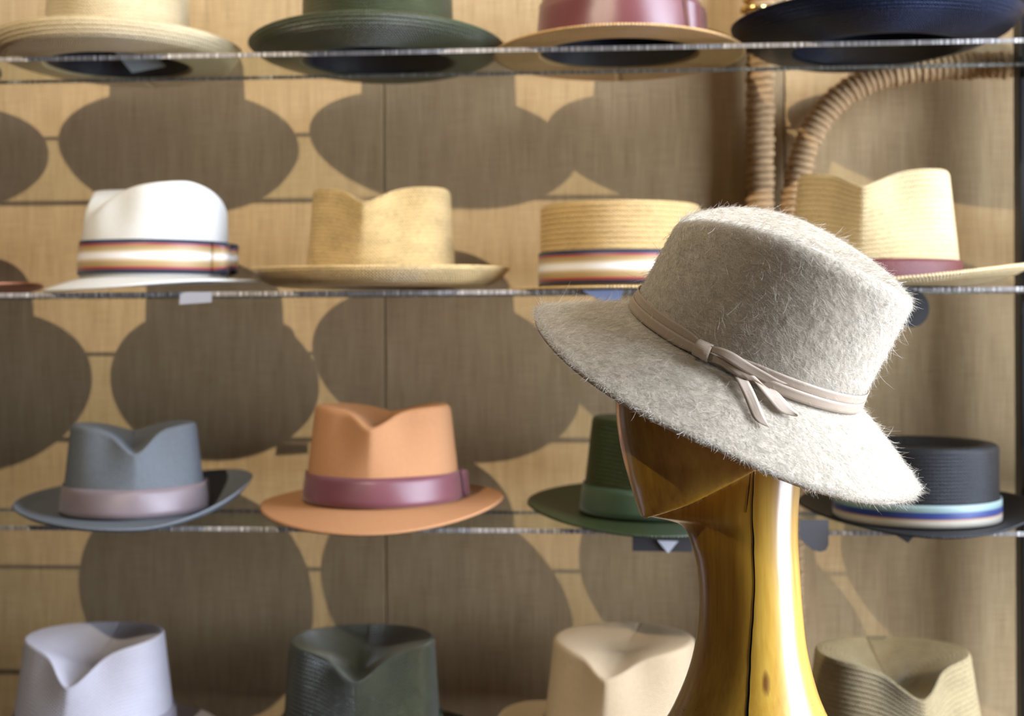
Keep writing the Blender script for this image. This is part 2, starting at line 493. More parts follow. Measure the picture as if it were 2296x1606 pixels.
# ------------------------------------------------------------------ hats
NTH = 128
def sstep(a, b, x):
    t = np.clip((x - a) / (b - a), 0, 1)
    return t * t * (3 - 2 * t)

class Hat:
    """a hat in its own space: front towards -Y, X the side, Z up, brim joint at z=0"""
    D = dict(a=0.09, b=0.104, h=0.115, taper=0.10, bulge=0.0, corner=0.07, round=0.0, crease=(0.020, 0.024, 0.008), cw=0.42, tf=0.0, tb=0.0, pinch=0.10, pa=0.75, pw=0.42, pz=-0.05,
             A=0.155, B=0.165, bf=0.0, bb=0.0, bs=0.0, bl=0.0, br=0.0, bp=1.4, er=0.0, flat=False, rim=0.0, off=0.0, cp=1.5, ers=0.75)
    def __init__(s, **kw):
        for k, v in {**Hat.D, **kw}.items(): setattr(s, k, v)
    def T(s, u, v):
        """height of the crown's top at normalised (u across, v along; v=-1 front)"""
        f, m, b = s.crease
        ce = f * v * (v - 1) / 2 + m * (1 - v * v) + b * v * (v + 1) / 2
        z = s.h + s.tf * np.clip(-v, 0, 1) ** 1.5 + s.tb * np.clip(v, 0, 1) ** 1.5 - s.round * (u * u + v * v)
        z = z - ce * np.exp(-np.abs(u / s.cw) ** s.cp)
        if s.rim:
            r = np.sqrt(u * u + v * v)
            z = z - s.rim * (1 - sstep(0.66, 0.86, r))
        return z
    def crown(s, th, rho, zeta):
        """rho: share of the base radius, zeta: share of the height"""
        u, v = np.sin(th), -np.cos(th)
        re = 1 - s.taper
        k = np.clip(rho / re, 0, 1) * np.where(rho > re, 1, 1)
        z = zeta * s.T(u * k, v * k)
        d = np.exp(-((np.abs(th_wrap(th)) - s.pa) / s.pw) ** 2)
        pz = sstep(s.pz, 1.0, zeta) * sstep(0.0, 0.5, k)
        rr = rho * (1 - s.pinch * d * pz) * (1 + s.bulge * np.sin(np.clip(zeta, 0, 1) * PI))
        return np.stack([u * s.a * rr, v * s.b * rr + s.off * zeta, z], -1)
    def profile(s):
        c = s.corner
        q = []
        for t in np.linspace(0, 1, 18): q.append((1 - (s.taper - c * 0.35) * t if s.taper > c * 0.35 else 1 - 0.0 * t, t * (1 - c)))
        r1 = q[-1][0]; re = 1 - s.taper - c * 0.55
        for t in np.linspace(0, PI / 2, 8)[1:]: q.append((re + (r1 - re) * math.cos(t), 1 - c + c * math.sin(t)))
        for t in np.linspace(1, 0, 18)[1:]: q.append((re * t + 1e-4, 1.0))
        return np.array(q)
    def brim(s, th, u):
        c, sn = np.cos(th), np.sin(th)
        zt = s.bf * np.clip(c, 0, 1) ** 1.6 + s.bb * np.clip(-c, 0, 1) ** 1.6 + s.bs * sn ** 2 + s.br * np.clip(sn, 0, 1) ** 1.6 + s.bl * np.clip(-sn, 0, 1) ** 1.6
        z = zt * u ** s.bp + s.er * np.clip((u - s.ers) / (1 - s.ers), 0, 1) ** 1.7
        a = s.a * 0.985 + (s.A - s.a) * u; b = s.b * 0.985 + (s.B - s.b) * u
        return np.stack([a * sn, -b * c, z], -1)
    def grids(s, nb=16):
        th = np.linspace(-PI, PI, NTH + 1)
        q = s.profile()
        TH, RH = np.meshgrid(th, q[:, 0]); _, ZE = np.meshgrid(th, q[:, 1])
        Cg = s.crown(TH, RH, ZE)
        TH2, U = np.meshgrid(th, np.linspace(0, 1, nb))
        Bg = s.brim(TH2, U)
        return Cg, Bg
    def minz(s):
        _, Bg = s.grids()
        return min(0.0, float(Bg[..., 2].min()))
    def wall_at(s, th, z, off=0.0):
        """point of the crown wall at height z (metres), pushed out by off"""
        q = s.profile()[:18]
        hh = s.T(np.sin(th), -np.cos(th))
        ze = z / hh
        rho = np.interp(ze, q[:, 1], q[:, 0])
        p = s.crown(th, rho, ze)
        n = np.stack([np.sin(th) / s.a, -np.cos(th) / s.b, 0 * th], -1)
        n /= np.linalg.norm(n, axis=-1)[..., None]
        return p + n * (off[..., None] if isinstance(off, np.ndarray) else off)

def th_wrap(x): return (x + PI) % (2 * PI) - PI

def grid_uv(G, rad):
    n, m = G.shape[:2]
    s = np.concatenate([np.zeros((1, m)), np.cumsum(np.linalg.norm(np.diff(G, axis=0), axis=2), axis=0)], 0)
    s = np.repeat(s.mean(axis=1)[:, None], m, 1)
    u = np.repeat(np.linspace(0, 2 * PI * rad, m)[None], n, 0)
    return np.stack([u, s], -1)

def band_mesh(name, h, z0, z1, off, wave=0.0, th0=-PI, th1=PI, n=96, rows=6):
    th = np.linspace(th0, th1, n + 1)
    rowsv = []
    for k in range(rows):
        t = k / (rows - 1)
        zz = z0 + (z1 - z0) * t + wave * np.cos(th) * 0
        rowsv.append(h.wall_at(th, zz + 0 * th, off * (1 + 0.25 * math.sin(t * PI))))
    G = np.array(rowsv)
    UV = np.stack(np.broadcast_arrays((th * h.a)[None], np.linspace(0, 1, rows)[:, None]), -1)
    return grid_mesh(name, G, UV)

def build_hat(name, label, h, loc, rz, body, band=None, bow=None, lining=True, thick=0.0026, group='hats on the glass shelves', brim_mat=None, rx=0.0, ry=0.0, root=None):
    if root is None:
        root = empty(name, loc, rz)
        root.rotation_euler = (rx, ry, rz)
    tag(root, label, 'hat', group)
    Cg, Bg = h.grids()
    o = link('crown', grid_mesh('crown', Cg, grid_uv(Cg, h.a)), body, root)
    solidify(o, thick)
    o = link('brim', grid_mesh('brim', Bg, grid_uv(Bg, h.A), flip=True), brim_mat or body, root)
    solidify(o, thick, -1)
    if lining:
        q = h.profile()
        th = np.linspace(-PI, PI, NTH // 2 + 1)
        TH, RH = np.meshgrid(th, np.concatenate([q[::2, 0]])); _, ZE = np.meshgrid(th, q[::2, 1])
        L = h.crown(TH, RH * 0.955, ZE * 0.93)
        link('lining', grid_mesh('lining', L, grid_uv(L, h.a), flip=True), M['dark_lining'], root)
    if band:
        z0, z1, bmat, off = band
        o = link('hatband', band_mesh('hatband', h, z0, z1, off), bmat, root)
        solidify(o, 0.0012, 1)
        if bow:
            th, half, lift = bow            # where on the crown, half length in radians, height of the loops
            zm, dz = (z0 + z1) / 2, (z1 - z0) / 2
            tt = np.linspace(th - half, th + half, 25)
            k = (tt - th) / half
            wd = 0.55 + 0.45 * np.abs(k) ** 0.8
            lf = off + 0.002 + lift * np.sin(np.clip(np.abs(k), 0, 1) * PI) ** 0.8
            G = np.array([h.wall_at(tt, zm + dz * wd * e, 0) + 0 * tt[:, None] for e in np.linspace(-1, 1, 7)])
            n = np.stack([np.sin(tt), -np.cos(tt), 0 * tt], -1)
            G = G + (n * lf[:, None])[None]
            UV = np.stack(np.broadcast_arrays((tt * h.a)[None], np.linspace(0, 1, 7)[:, None]), -1)
            b = link('bow', grid_mesh('bow', G, UV), bmat, root)
            solidify(b, 0.0012, 1)
            kt = np.linspace(th - half * 0.14, th + half * 0.14, 9)
            G = np.array([h.wall_at(kt, zm + dz * 0.98 * e, off + 0.003 + 0.004 * math.cos(e * PI / 2)) for e in np.linspace(-1, 1, 9)])
            UV = np.stack(np.broadcast_arrays((kt * h.a)[None], np.linspace(0, 1, 9)[:, None]), -1)
            solidify(link('bow_knot', grid_mesh('bow_knot', G, UV), bmat, b), 0.0015, 1)
    return root

YH = 1.71
def shelf_spot(px, row, y=YH):
    p = P(px, 722, y)
    return p.x, y, SHELF_Z[row]

def on_shelf(name, label, px, row, yaw, h, body, y=YH, lift=0.0, **kw):
    x, yy, z = shelf_spot(px, row, y)
    z0 = z - h.minz() + 0.0030 + lift
    return build_hat(name, label, h, (x, yy, z0), math.radians(yaw), body, **kw)

S = dict(
    cream=straw('cream_straw', (0.70, 0.56, 0.33), 0.0050, contrast=0.25), natural=straw('natural_straw', (0.66, 0.46, 0.20), 0.0048, contrast=0.48),
    pale=straw('pale_straw', (0.68, 0.52, 0.27), 0.0062, contrast=0.25), green=straw('green_straw', (0.052, 0.066, 0.026), 0.0050, 0.34, 0.0028, 0.5, 0.45, 1.6),
    tan=straw('tan_straw', (0.55, 0.33, 0.13), 0.0044, contrast=0.3), navy=straw('black_navy_straw', (0.003, 0.004, 0.010), 0.0045, 0.34, 0.0016, 0.25, 0.4),
    boater=straw('boater_straw', (0.66, 0.45, 0.19), 0.0062, contrast=0.3), moss=straw('dark_moss_straw', (0.020, 0.034, 0.006), 0.0048, 0.4, 0.0012, 0.5, 0.4),
    silver_green=straw('sparkling_green_straw', (0.034, 0.042, 0.010), 0.0050, 0.36, 0.0040, 0.6, 0.6, 2.1),
    lilac=straw('lilac_white_straw', (0.56, 0.54, 0.60), 0.0045, 0.55, 0.0007, 0.3, 0.10), raw=straw('raw_seagrass', (0.42, 0.32, 0.16), 0.0056, 0.5, 0.0016, 0.4, 0.35),
    charcoal=straw('charcoal_braid', (0.011, 0.012, 0.014), 0.0042, 0.42, 0.0008, 0.25, 0.15),
    panama=weave('white_panama', (0.72, 0.71, 0.66), 0.0016, 0.6, True, 0.06), orange=weave('orange_panama', (0.45, 0.215, 0.092), 0.0020, 0.6, True, 0.10),
    steel=weave('grey_blue_panama', (0.135, 0.150, 0.165), 0.0026, 0.5, True, 0.22, 0.0006), sand=weave('sandy_panama', (0.62, 0.47, 0.29), 0.0034, 0.6, True, 0.10, 0.0009),
    terracotta=weave('terracotta_straw', (0.42, 0.17, 0.09), 0.002, 0.6, True, 0.1), dark=straw('dark_grey_braid', (0.03, 0.03, 0.034), 0.0045, 0.4),
)

S['navy'].node_tree.nodes['Principled BSDF'].inputs['Specular Tint'].default_value = (0.30, 0.45, 1.0, 1)
# --- top shelf
on_shelf('straw_hat', 'dark grey hat cut off by the picture edge, its brim tip on the top shelf', -292, 0, 0,
         Hat(a=0.092, A=0.163, B=0.155, bf=0.012, bs=0.004, bb=-0.004), S['dark'])
t = on_shelf('straw_hat', 'cream straw hat with rolled brim, a white price tag showing in its dark opening', 268, 0, 0,
             Hat(a=0.090, b=0.098, A=0.153, B=0.158, bf=0.012, bs=0.006, bb=-0.004, er=0.016, h=0.12, taper=0.07), S['cream'])
A1 = t
on_shelf('straw_hat', 'green straw hat with a pale green ribbon above a dark oval opening', 850, 0, 0,
         Hat(a=0.095, b=0.100, A=0.159, B=0.160, bf=0.020, bs=0.010, bb=-0.002, er=0.008, h=0.12, taper=0.05), S['green'], band=(0.004, 0.031, R['green'], 0.0016), bow=(PI * 0.6, 0.35, 0.006))
on_shelf('straw_hat', 'tan straw hat with a thin flat brim and a wide maroon ribbon with bow', 1390, 0, 0,
         Hat(a=0.099, b=0.102, A=0.156, B=0.155, bf=0.004, bs=-0.002, bb=-0.006, h=0.12, taper=0.10), S['tan'], band=(0.003, 0.057, R['maroon'], 0.0016), bow=(PI * 0.42, 0.40, 0.007))
on_shelf('straw_hat', 'black straw hat with a broad rolled brim on the top shelf', 1966, 0, 12,
         Hat(a=0.100, b=0.104, A=0.173, B=0.156, bf=0.026, bs=0.020, br=0.006, bb=-0.002, er=0.010, h=0.12, taper=0.05), S['navy'], y=1.690, band=(0.002, 0.04, R['black'], 0.0016), bow=(PI / 2, 0.4, 0.006))

# --- second shelf
on_shelf('straw_hat', 'terracotta hat at the edge of the picture, only its brim showing beside the white hat', -196, 1, 0,
         Hat(a=0.09, A=0.161, B=0.155, bf=0.004, bs=0.012), S['terracotta'])
B1 = on_shelf('panama_hat', 'white panama hat with a striped navy, red and gold ribbon', 347, 1, -42,
         Hat(a=0.085, b=0.092, A=0.133, B=0.136, bf=-0.016, bs=-0.004, bb=0.000, bp=1.2, h=0.118, taper=0.0, bulge=0.02, crease=(0.030, 0.020, 0.0), cw=0.34, pinch=0.13, pa=0.55, pw=0.36, corner=0.16, tf=-0.012, tb=-0.030),
         S['panama'], band=(0.004, 0.045, R['stripes'], 0.0016), bow=(PI * 0.70, 0.30, 0.011))
on_shelf('straw_fedora', 'pale straw fedora with a flat brim and a thin navy cord', 856, 1, -5,
         Hat(a=0.0935, b=0.100, A=0.160, B=0.158, bf=0.004, bs=0.006, bb=0.004, er=0.017, ers=0.6, h=0.122, taper=0.10, crease=(0.022, 0.028, 0.012), cw=0.42, pinch=0.25, pa=0.56, pw=0.50), S['natural'], lift=0.004,
         band=(0.002, 0.007, R['navy'], 0.0022))
B3 = on_shelf('boater_hat', 'flat-topped straw boater with a striped ribbon behind the felt hat', 1392, 1, 0,
         Hat(a=0.0985, b=0.104, A=0.143, B=0.150, bf=0.0, h=0.101, taper=0.012, corner=0.07, crease=(0, 0, 0), pinch=0.0), S['boater'], band=(0.003, 0.043, R['stripes'], 0.0016), bow=(PI / 2, 0.36, 0.005))
B4 = on_shelf('straw_fedora', 'straw fedora with a maroon leather band by the black upright', 1958, 1, -18,
         Hat(a=0.101, b=0.106, A=0.178, B=0.142, bf=0.0, bs=0.004, br=0.015, bl=0.0, bb=0.006, er=0.005, h=0.136, taper=0.15, crease=(0.022, 0.034, 0.012), cw=0.46, pinch=0.25, pa=0.56, pw=0.50), S['pale'], y=1.672,
         band=(0.004, 0.028, R['leather'], 0.0020))

# --- third shelf
on_shelf('panama_fedora', 'grey-blue woven fedora with a mauve ribbon and upturned brim', 300, 2, 20,
         Hat(a=0.089, b=0.100, A=0.146, B=0.160, bf=-0.006, bs=0.010, br=0.026, bl=-0.002, bb=0.018, er=0.006, h=0.112, taper=0.15, crease=(0.034, 0.028, 0.016), cw=0.46, pinch=0.25, pa=0.56, pw=0.50), S['steel'],
         band=(0.003, 0.036, R['mauve'], 0.0016), bow=(PI * 0.66, 0.30, 0.008))
on_shelf('panama_fedora', 'orange woven fedora with a plum ribbon', 857, 2, 0,
         Hat(a=0.097, b=0.105, A=0.152, B=0.162, bf=-0.020, bs=-0.003, br=0.006, bb=0.004, bp=1.3, h=0.119, taper=0.15, crease=(0.024, 0.026, 0.014), cw=0.44, corner=0.09, pinch=0.25, pa=0.56, pw=0.50), S['orange'],
         band=(0.002, 0.036, R['plum'], 0.0016), bow=(PI * 0.62, 0.30, 0.008))
C3 = on_shelf('straw_fedora', 'dark moss green straw fedora half hidden behind the wooden head', 1470, 2, 0,
         Hat(a=0.092, b=0.100, A=0.160, B=0.160, bf=-0.006, bs=0.008, bl=0.006, bb=0.02, h=0.118, taper=0.16, crease=(0.024, 0.026, 0.010), cw=0.40, pinch=0.12), S['moss'],
         band=(0.003, 0.036, R['bottle'], 0.0016))
C4 = on_shelf('pork_pie_hat', 'charcoal flat-topped hat with a blue and cream ribbon', 2052, 2, 0,
         Hat(a=0.0955, b=0.102, A=0.141, B=0.152, bf=0.0, bs=0.012, br=0.010, bl=0.006, bb=0.02, h=0.092, taper=0.02, corner=0.08, crease=(0, 0, 0), pinch=0.0, rim=0.010), S['charcoal'],
         band=(0.002, 0.028, R['pork'], 0.0016))

# --- bottom shelf
on_shelf('straw_fedora', 'lilac-white straw fedora with a deep front crease on the lowest shelf', 207, 3, 0,
         Hat(a=0.100, b=0.108, A=0.158, B=0.165, h=0.131, taper=0.15, crease=(0.044, 0.040, 0.006), cw=0.52, pinch=0.25, pa=0.56, pw=0.50, corner=0.04, tf=-0.004, tb=0.000), S['lilac'], band=(0.003, 0.034, R['lilac'], 0.0016))
on_shelf('straw_fedora', 'sparkling dark green straw fedora on the lowest shelf', 808, 3, 5,
         Hat(a=0.099, b=0.108, A=0.160, B=0.165, h=0.131, taper=0.10, crease=(0.034, 0.042, 0.006), cw=0.54, pinch=0.25, pa=0.56, pw=0.50, corner=0.05, tf=-0.002), S['silver_green'], band=(0.003, 0.034, R['bottle'], 0.0016))
on_shelf('panama_fedora', 'sand coloured woven fedora beside the wooden neck', 1394, 3, -14,
         Hat(a=0.100, b=0.108, A=0.158, B=0.165, bs=0.030, h=0.144, taper=0.14, crease=(0.028, 0.030, 0.004), cw=0.62, pinch=0.25, pa=0.56, pw=0.50, corner=0.07, round=0.008, tf=-0.006), S['sand'], band=(0.003, 0.034, R['tan'], 0.0016))
on_shelf('straw_fedora', 'rough seagrass straw fedora right of the wooden neck', 2000, 3, 10,
         Hat(a=0.108, b=0.114, A=0.156, B=0.158, h=0.131, taper=0.17, crease=(0.038, 0.044, 0.006), cw=0.50, pinch=0.25, pa=0.56, pw=0.50, corner=0.05), S['raw'], y=1.675, band=(0.003, 0.034, R['tan'], 0.0016))

# --- past the upright, unseen: three hats added to shade the wall from the window
on_shelf('straw_hat', 'unseen straw hat added past the upright to shade the wall, top shelf', 2705, 0, 0,
         Hat(a=0.095, A=0.160, B=0.160, bf=0.01, bs=0.006), S['natural'])
on_shelf('straw_hat', 'unseen straw hat added past the upright to shade the wall, second shelf', 2705, 1, 0,
         Hat(a=0.095, A=0.160, B=0.160, bf=0.01, bs=0.006), S['natural'])


on_shelf('straw_hat', 'unseen straw hat added past the upright to shade the wall, third shelf', 2705, 2, 0,
         Hat(a=0.095, A=0.160, B=0.160, bf=0.01, bs=0.006), S['natural'])

# --- price tags and label holders
def card(name, px, y, m, parent, th=0.0006, dy=None, label=None):
    pts = [P(x, yy, y + (dy[i] if dy else 0)) for i, (x, yy) in enumerate(px)]
    inv = parent_inv(parent)
    n = len(pts)
    v = [inv @ p for p in pts] + [inv @ (p + Vector((0, th, 0))) for p in pts]
    f = [tuple(range(n))[::-1], tuple(range(n, 2 * n))] + [(i, (i + 1) % n, n + (i + 1) % n, n + i) for i in range(n)]
    o = link(name, mesh_from(name, v, f, None, False), m, parent)
    if label: o['label'] = label
    return o
def parent_inv(o):
    return (Matrix.Translation(o.location) @ o.rotation_euler.to_matrix().to_4x4()).inverted()

card('price_tag', [(256, 116), (338, 114), (372, 149), (296, 163)], 1.782, M['card'], A1)
card('price_tag', [(404, 655), (475, 655), (474, 678), (402, 683)], 1.612, M['pale_card'], B1)
card('price_tag', [(1304, 652), (1398, 650), (1386, 692), (1352, 676)], 1.612, M['blue_card'], B3)
a = np.linspace(0, 2 * PI, 28, endpoint=False)
card('round_tag', [(2044 + 40 * math.cos(t), 692 + 42 * math.sin(t)) for t in a], 1.612, M['dark_card'], B4)
card('price_tag', [(1474, 1212), (1521, 1214), (1498, 1241)], 1.608, M['card'], C3)
card('tag_backing', [(1418, 1203), (1552, 1203), (1552, 1238), (1418, 1236)], 1.612, M['grey_card'], C3)
card('price_tag', [(2004, 1198), (2052, 1200), (2036, 1218)], 1.612, M['dark_card'], C4)
lh = empty('label_holder', P(1824, 1200, 1.615))
tag(lh, 'small grey plastic label holder hanging below the shelf edge beside the neck', 'label holder')
card('holder_plate', [(1792, 1166), (1858, 1166), (1858, 1222), (1852, 1234), (1840, 1238), (1822, 1234), (1792, 1208)], 1.613, M['grey_card'], lh)

# ------------------------------------------------------------------ wooden mannequin head
YM = 1.135
PXM = F / YM
def interp(tab, y):
    tab = sorted(tab)
    return float(np.interp(y, [t[0] for t in tab], [t[1] for t in tab]))
def cosp(tab, ys):
    """smooth interpolation (monotone-ish cubic) through a table"""
    tab = sorted(tab); x = np.array([t[0] for t in tab], float); v = np.array([t[1] for t in tab], float)
    m = np.gradient(v, x)
    i = np.clip(np.searchsorted(x, ys) - 1, 0, len(x) - 2)
    h = x[i + 1] - x[i]; t = np.clip((ys - x[i]) / h, 0, 1)
    return (2 * t ** 3 - 3 * t ** 2 + 1) * v[i] + (t ** 3 - 2 * t ** 2 + t) * h * m[i] + (-2 * t ** 3 + 3 * t ** 2) * v[i + 1] + (t ** 3 - t ** 2) * h * m[i + 1]

front = [(660, 1560), (690, 1490), (730, 1440), (780, 1404), (830, 1386), (880, 1380), (930, 1381), (985, 1388), (1040, 1400), (1100, 1417), (1140, 1430), (1158, 1437)]
half = [(660, 0.020), (690, 0.044), (730, 0.058), (780, 0.066), (830, 0.069), (880, 0.070), (930, 0.070), (985, 0.068), (1040, 0.062), (1100, 0.048), (1140, 0.031), (1158, 0.019)]
back = [(660, 1740), (690, 1810), (730, 1850), (780, 1872), (830, 1878), (880, 1872), (930, 1850), (985, 1815), (1030, 1780)]
jaw = [(1030, 1690), (1055, 1650), (1083, 1600), (1118, 1540), (1140, 1490), (1158, 1440)]
verts, faces = [], []
NS = 48
rows = list(np.linspace(660, 1028, 34)) + list(np.linspace(1031, 1158, 26))
for y in rows:
    xf = cosp(front, np.array([y]))[0]; wd = cosp(half, np.array([y]))[0]
    if y < 1030:
        xb = cosp(back, np.array([y]))[0]
        for k in range(NS):
            a = 2 * PI * k / NS
            c, s_ = math.cos(a), math.sin(a)
            xm = xf + (xb - xf) * 0.52; e_ = min(1, max(0, (y - 880) / 148)); xm += (1690 - xm) * e_ * e_ * (3 - 2 * e_)
            x = xm - (xm - xf) * math.copysign(abs(c) ** 0.9, c) if c > 0 else xm - (xb - xm) * math.copysign(abs(c) ** 0.9, c)
            p = P(x, y, YM)
            verts.append((p.x, YM + wd * math.copysign(abs(s_) ** 0.92, s_), p.z))
    else:
        xj = interp(jaw, y)
        xj = max(xj, xf + 6)
        for k in range(NS):
            # front half as an arc, rear half as the flat underside of the jaw
            if k <= NS // 4 or k >= 3 * NS // 4:
                a = 2 * PI * k / NS
                x = xj - (xj - xf) * abs(math.cos(a)) ** 0.9; s_ = math.copysign(abs(math.sin(a)) ** 0.92, math.sin(a))
            else:
                t = (k - NS / 4) / (NS / 2)
                x = xj; s_ = 1 - 2 * t
            p = P(x, y, YM)
            verts.append((p.x, YM + wd * s_, p.z))
n = len(rows)
for i in range(n - 1):
    for k in range(NS):
        faces.append((i * NS + k, i * NS + (k + 1) % NS, (i + 1) * NS + (k + 1) % NS, (i + 1) * NS + k))
faces.append(tuple(range(NS))[::-1]); faces.append(tuple((n - 1) * NS + k for k in range(NS)))
nf = [(960, 1585), (1040, 1560), (1075, 1500), (1110, 1462), (1140, 1446), (1157, 1445), (1163, 1482), (1172, 1518), (1184, 1536), (1200, 1543), (1220, 1550), (1260, 1560), (1320, 1566), (1400, 1564), (1470, 1553), (1520, 1538), (1570, 1517), (1606, 1499), (1650, 1470), (1700, 1430), (1745, 1390), (1790, 1365), (1805, 1372)]
nb = [(960, 1800), (1040, 1798), (1080, 1795), (1150, 1790), (1200, 1789), (1280, 1793), (1380, 1800), (1450, 1808), (1520, 1824), (1570, 1840), (1606, 1856), (1650, 1880), (1700, 1915), (1745, 1950), (1790, 1975), (1805, 1968)]
nw = [(960, 0.040), (1150, 0.038), (1250, 0.040), (1400, 0.044), (1500, 0.050), (1606, 0.064), (1680, 0.078), (1745, 0.090), (1805, 0.096)]
base = len(verts)
nrows = np.concatenate([np.linspace(960, 1130, 14), np.linspace(1136, 1206, 22), np.linspace(1212, 1805, 50)])
for y in nrows:
    xf = cosp(nf, np.array([y]))[0]; xb = cosp(nb, np.array([y]))[0]; wd = cosp(nw, np.array([y]))[0]
    if 1040 < y < 1210: xf = interp(nf, y)
    # under the chin the front runs out as a narrow ledge
    for k in range(NS):
        a = 2 * PI * k / NS
        c, s_ = math.cos(a), math.sin(a)
        xm = xb - (xb - max(xf, 1556 if y < 1260 else xf)) * 0.5
        x = xm - (xm - xf) * c if c > 0 else xm - (xb - xm) * c
        sw = wd * s_
        if c > 0 and xf < 1550 and y < 1250:
            sw *= 1 - 0.55 * (max(c, 0) ** 2) * min(1, (1560 - xf) / 60)
        p = P(x, y, YM)
        verts.append((p.x, YM + sw, p.z))
n = len(nrows)
for i in range(n - 1):
    for k in range(NS):
        faces.append((base + i * NS + k, base + i * NS + (k + 1) % NS, base + (i + 1) * NS + (k + 1) % NS, base + (i + 1) * NS + k))
faces.append(tuple(base + k for k in range(NS))[::-1]); faces.append(tuple(base + (n - 1) * NS + k for k in range(NS)))
foot = P(1690, 1805, YM)
org = Vector((foot.x, YM, foot.z))
me = mesh_from('mannequin_head', [Vector(v) - org for v in verts], faces)
bm = bmesh.new(); bm.from_mesh(me); bmesh.ops.recalc_face_normals(bm, faces=bm.faces); bm.to_mesh(me); bm.free()
mh = link('mannequin_head', me, M['wood'])
mh.location = org
tag(mh, 'polished wooden mannequin head with a long neck wearing the felt hat', 'mannequin')
# the grain is laid out in world heights, so give the material the world origin
rm = mh.modifiers.new('remesh', 'REMESH'); rm.mode = 'VOXEL'; rm.voxel_size = 0.0022; rm.use_smooth_shade = True
sm_ = mh.modifiers.new('smooth', 'SMOOTH'); sm_.factor = 0.5; sm_.iterations = 4

dg = bpy.context.evaluated_depsgraph_get()
dg.update()
ev = mh.evaluated_get(dg)
em = ev.to_mesh()
hb = BVHTree.FromPolygons([org + v.co for v in em.vertices], [tuple(p.vertices) for p in em.polygons])
ev.to_mesh_clear()
eye = Vector((0, 0, CAM_H))
def hit(bvh, px, py):
    d = ray(px, py).normalized()
    return bvh.ray_cast(eye, d)
def strip_on(bvh, px, off, parent_loc, name, m, parent, inv=None):
    """px: (x, y, half width in px) down a surface, laid on it"""
    vs, ok = [], []
    for x, y, hw in px:
        row = []
        for e in (-1, 0, 1):
            h_ = hit(bvh, x + e * hw, y)
            if h_[0] is None: break
            row.append(h_[0] + h_[1] * (off if e else off * 0.3))
        if len(row) == 3: vs.append(row)
    V = [v - parent_loc for r in vs for v in r]
    f = [(i * 3 + j, i * 3 + j + 1, (i + 1) * 3 + j + 1, (i + 1) * 3 + j) for i in range(len(vs) - 1) for j in (0, 1)]
    return link(name, mesh_from(name, V, f), m, parent)
ck = [(1691, 1040, 1.0), (1688, 1100, 1.6), (1686, 1160, 1.5), (1689, 1200, 2.2), (1689, 1235, 2.6), (1690, 1270, 2.2), (1692, 1300, 1.9), (1690, 1350, 2.2), (1687, 1400, 2.6), (1683, 1450, 2.8), (1681, 1500, 3.0), (1679, 1540, 3.4), (1677, 1575, 3.8), (1675, 1606, 4.2), (1673, 1660, 4.0)]
ys = np.linspace(1040, 1660, 60)
ckd = [(float(np.interp(y, [c[1] for c in ck], [c[0] for c in ck])) + 0.35 * math.sin(y * 0.11), float(y), float(np.interp(y, [c[1] for c in ck], [c[2] for c in ck])) * 0.75) for y in ys]
o = strip_on(hb, ckd, 0.0004, org, 'crack', M['crack'], mh); o['label'] = 'dark split running down the neck'
o = strip_on(hb, [(1683, 1050, 0.6), (1680, 1090, 1.0), (1676, 1125, 0.9), (1673, 1150, 0.4)], 0.0004, org, 'crack', M['crack'], mh); o['label'] = 'short second split beside the long one'

cz = org.z
ct = empty('display_counter', (0.16, 0.95, 0))
tag(ct, 'dark wooden counter below the mannequin head', 'counter')
box('counter_top', (-0.75, 0.55, -0.55, 0.33, cz - 0.03, cz), M['counter'], ct, bevel=0.003)
box('counter_body', (-0.72, 0.52, -0.50, 0.29, 0.0, cz - 0.03), M['counter'], ct, bevel=0.003)

# ------------------------------------------------------------------ the mohair felt hat on the head
TILT = math.radians(24.3); SIDE = math.radians(12.5)
Fv = Vector((-math.cos(TILT), 0, math.sin(TILT)))
rot = Matrix((Vector((0, -1, 0)), -Fv, Vector((math.sin(TILT), 0, math.cos(TILT))))).transposed()
rot = Matrix.Rotation(-SIDE, 3, Fv) @ rot
if rot.col[2].y > 0:
    rot = Matrix.Rotation(2 * SIDE, 3, Fv) @ rot
hc = P(1668, 797, YM)
fh = bpy.data.objects.new('felt_hat', None); C.objects.link(fh)
fh.empty_display_size = 0.02
fh.location = hc
fh.rotation_euler = rot.to_euler()
FM = Matrix.Translation(hc) @ rot.to_4x4()
FI = FM.inverted()
FH = Hat(a=0.083, b=0.0985, h=0.114, taper=0.05, corner=0.11, off=0.004, crease=(0.020, 0.036, 0.010), cw=0.50, tf=-0.012, tb=-0.006, pinch=0.07, pa=0.75, pw=0.45, pz=0.3,
         A=0.134, B=0.172, bf=-0.036, bb=-0.040, bs=-0.044, bp=1.15)
NTH = 192
build_hat('felt_hat', 'fuzzy beige mohair felt hat with a thin tan ribbon, on the wooden head', FH, None, 0, M['felt'], root=fh, group=None, thick=0.0045, lining=True)

def to_world(G):
    A = np.array(FM)
    return G @ A[:3, :3].T + A[:3, 3]
Cg, Bg = FH.grids(28)
def bvh_of(*Gs):
    V, Fc = [], []
    for G in Gs:
        n, m = G.shape[:2]; o = len(V)
        V += [Vector(v) for v in to_world(G.reshape(-1, 3))]
        Fc += [(o + i * m + j, o + i * m + j + 1, o + (i + 1) * m + j + 1, o + (i + 1) * m + j) for i in range(n - 1) for j in range(m - 1)]
    return BVHTree.FromPolygons(V, Fc)
hatb = bvh_of(Cg, Bg)

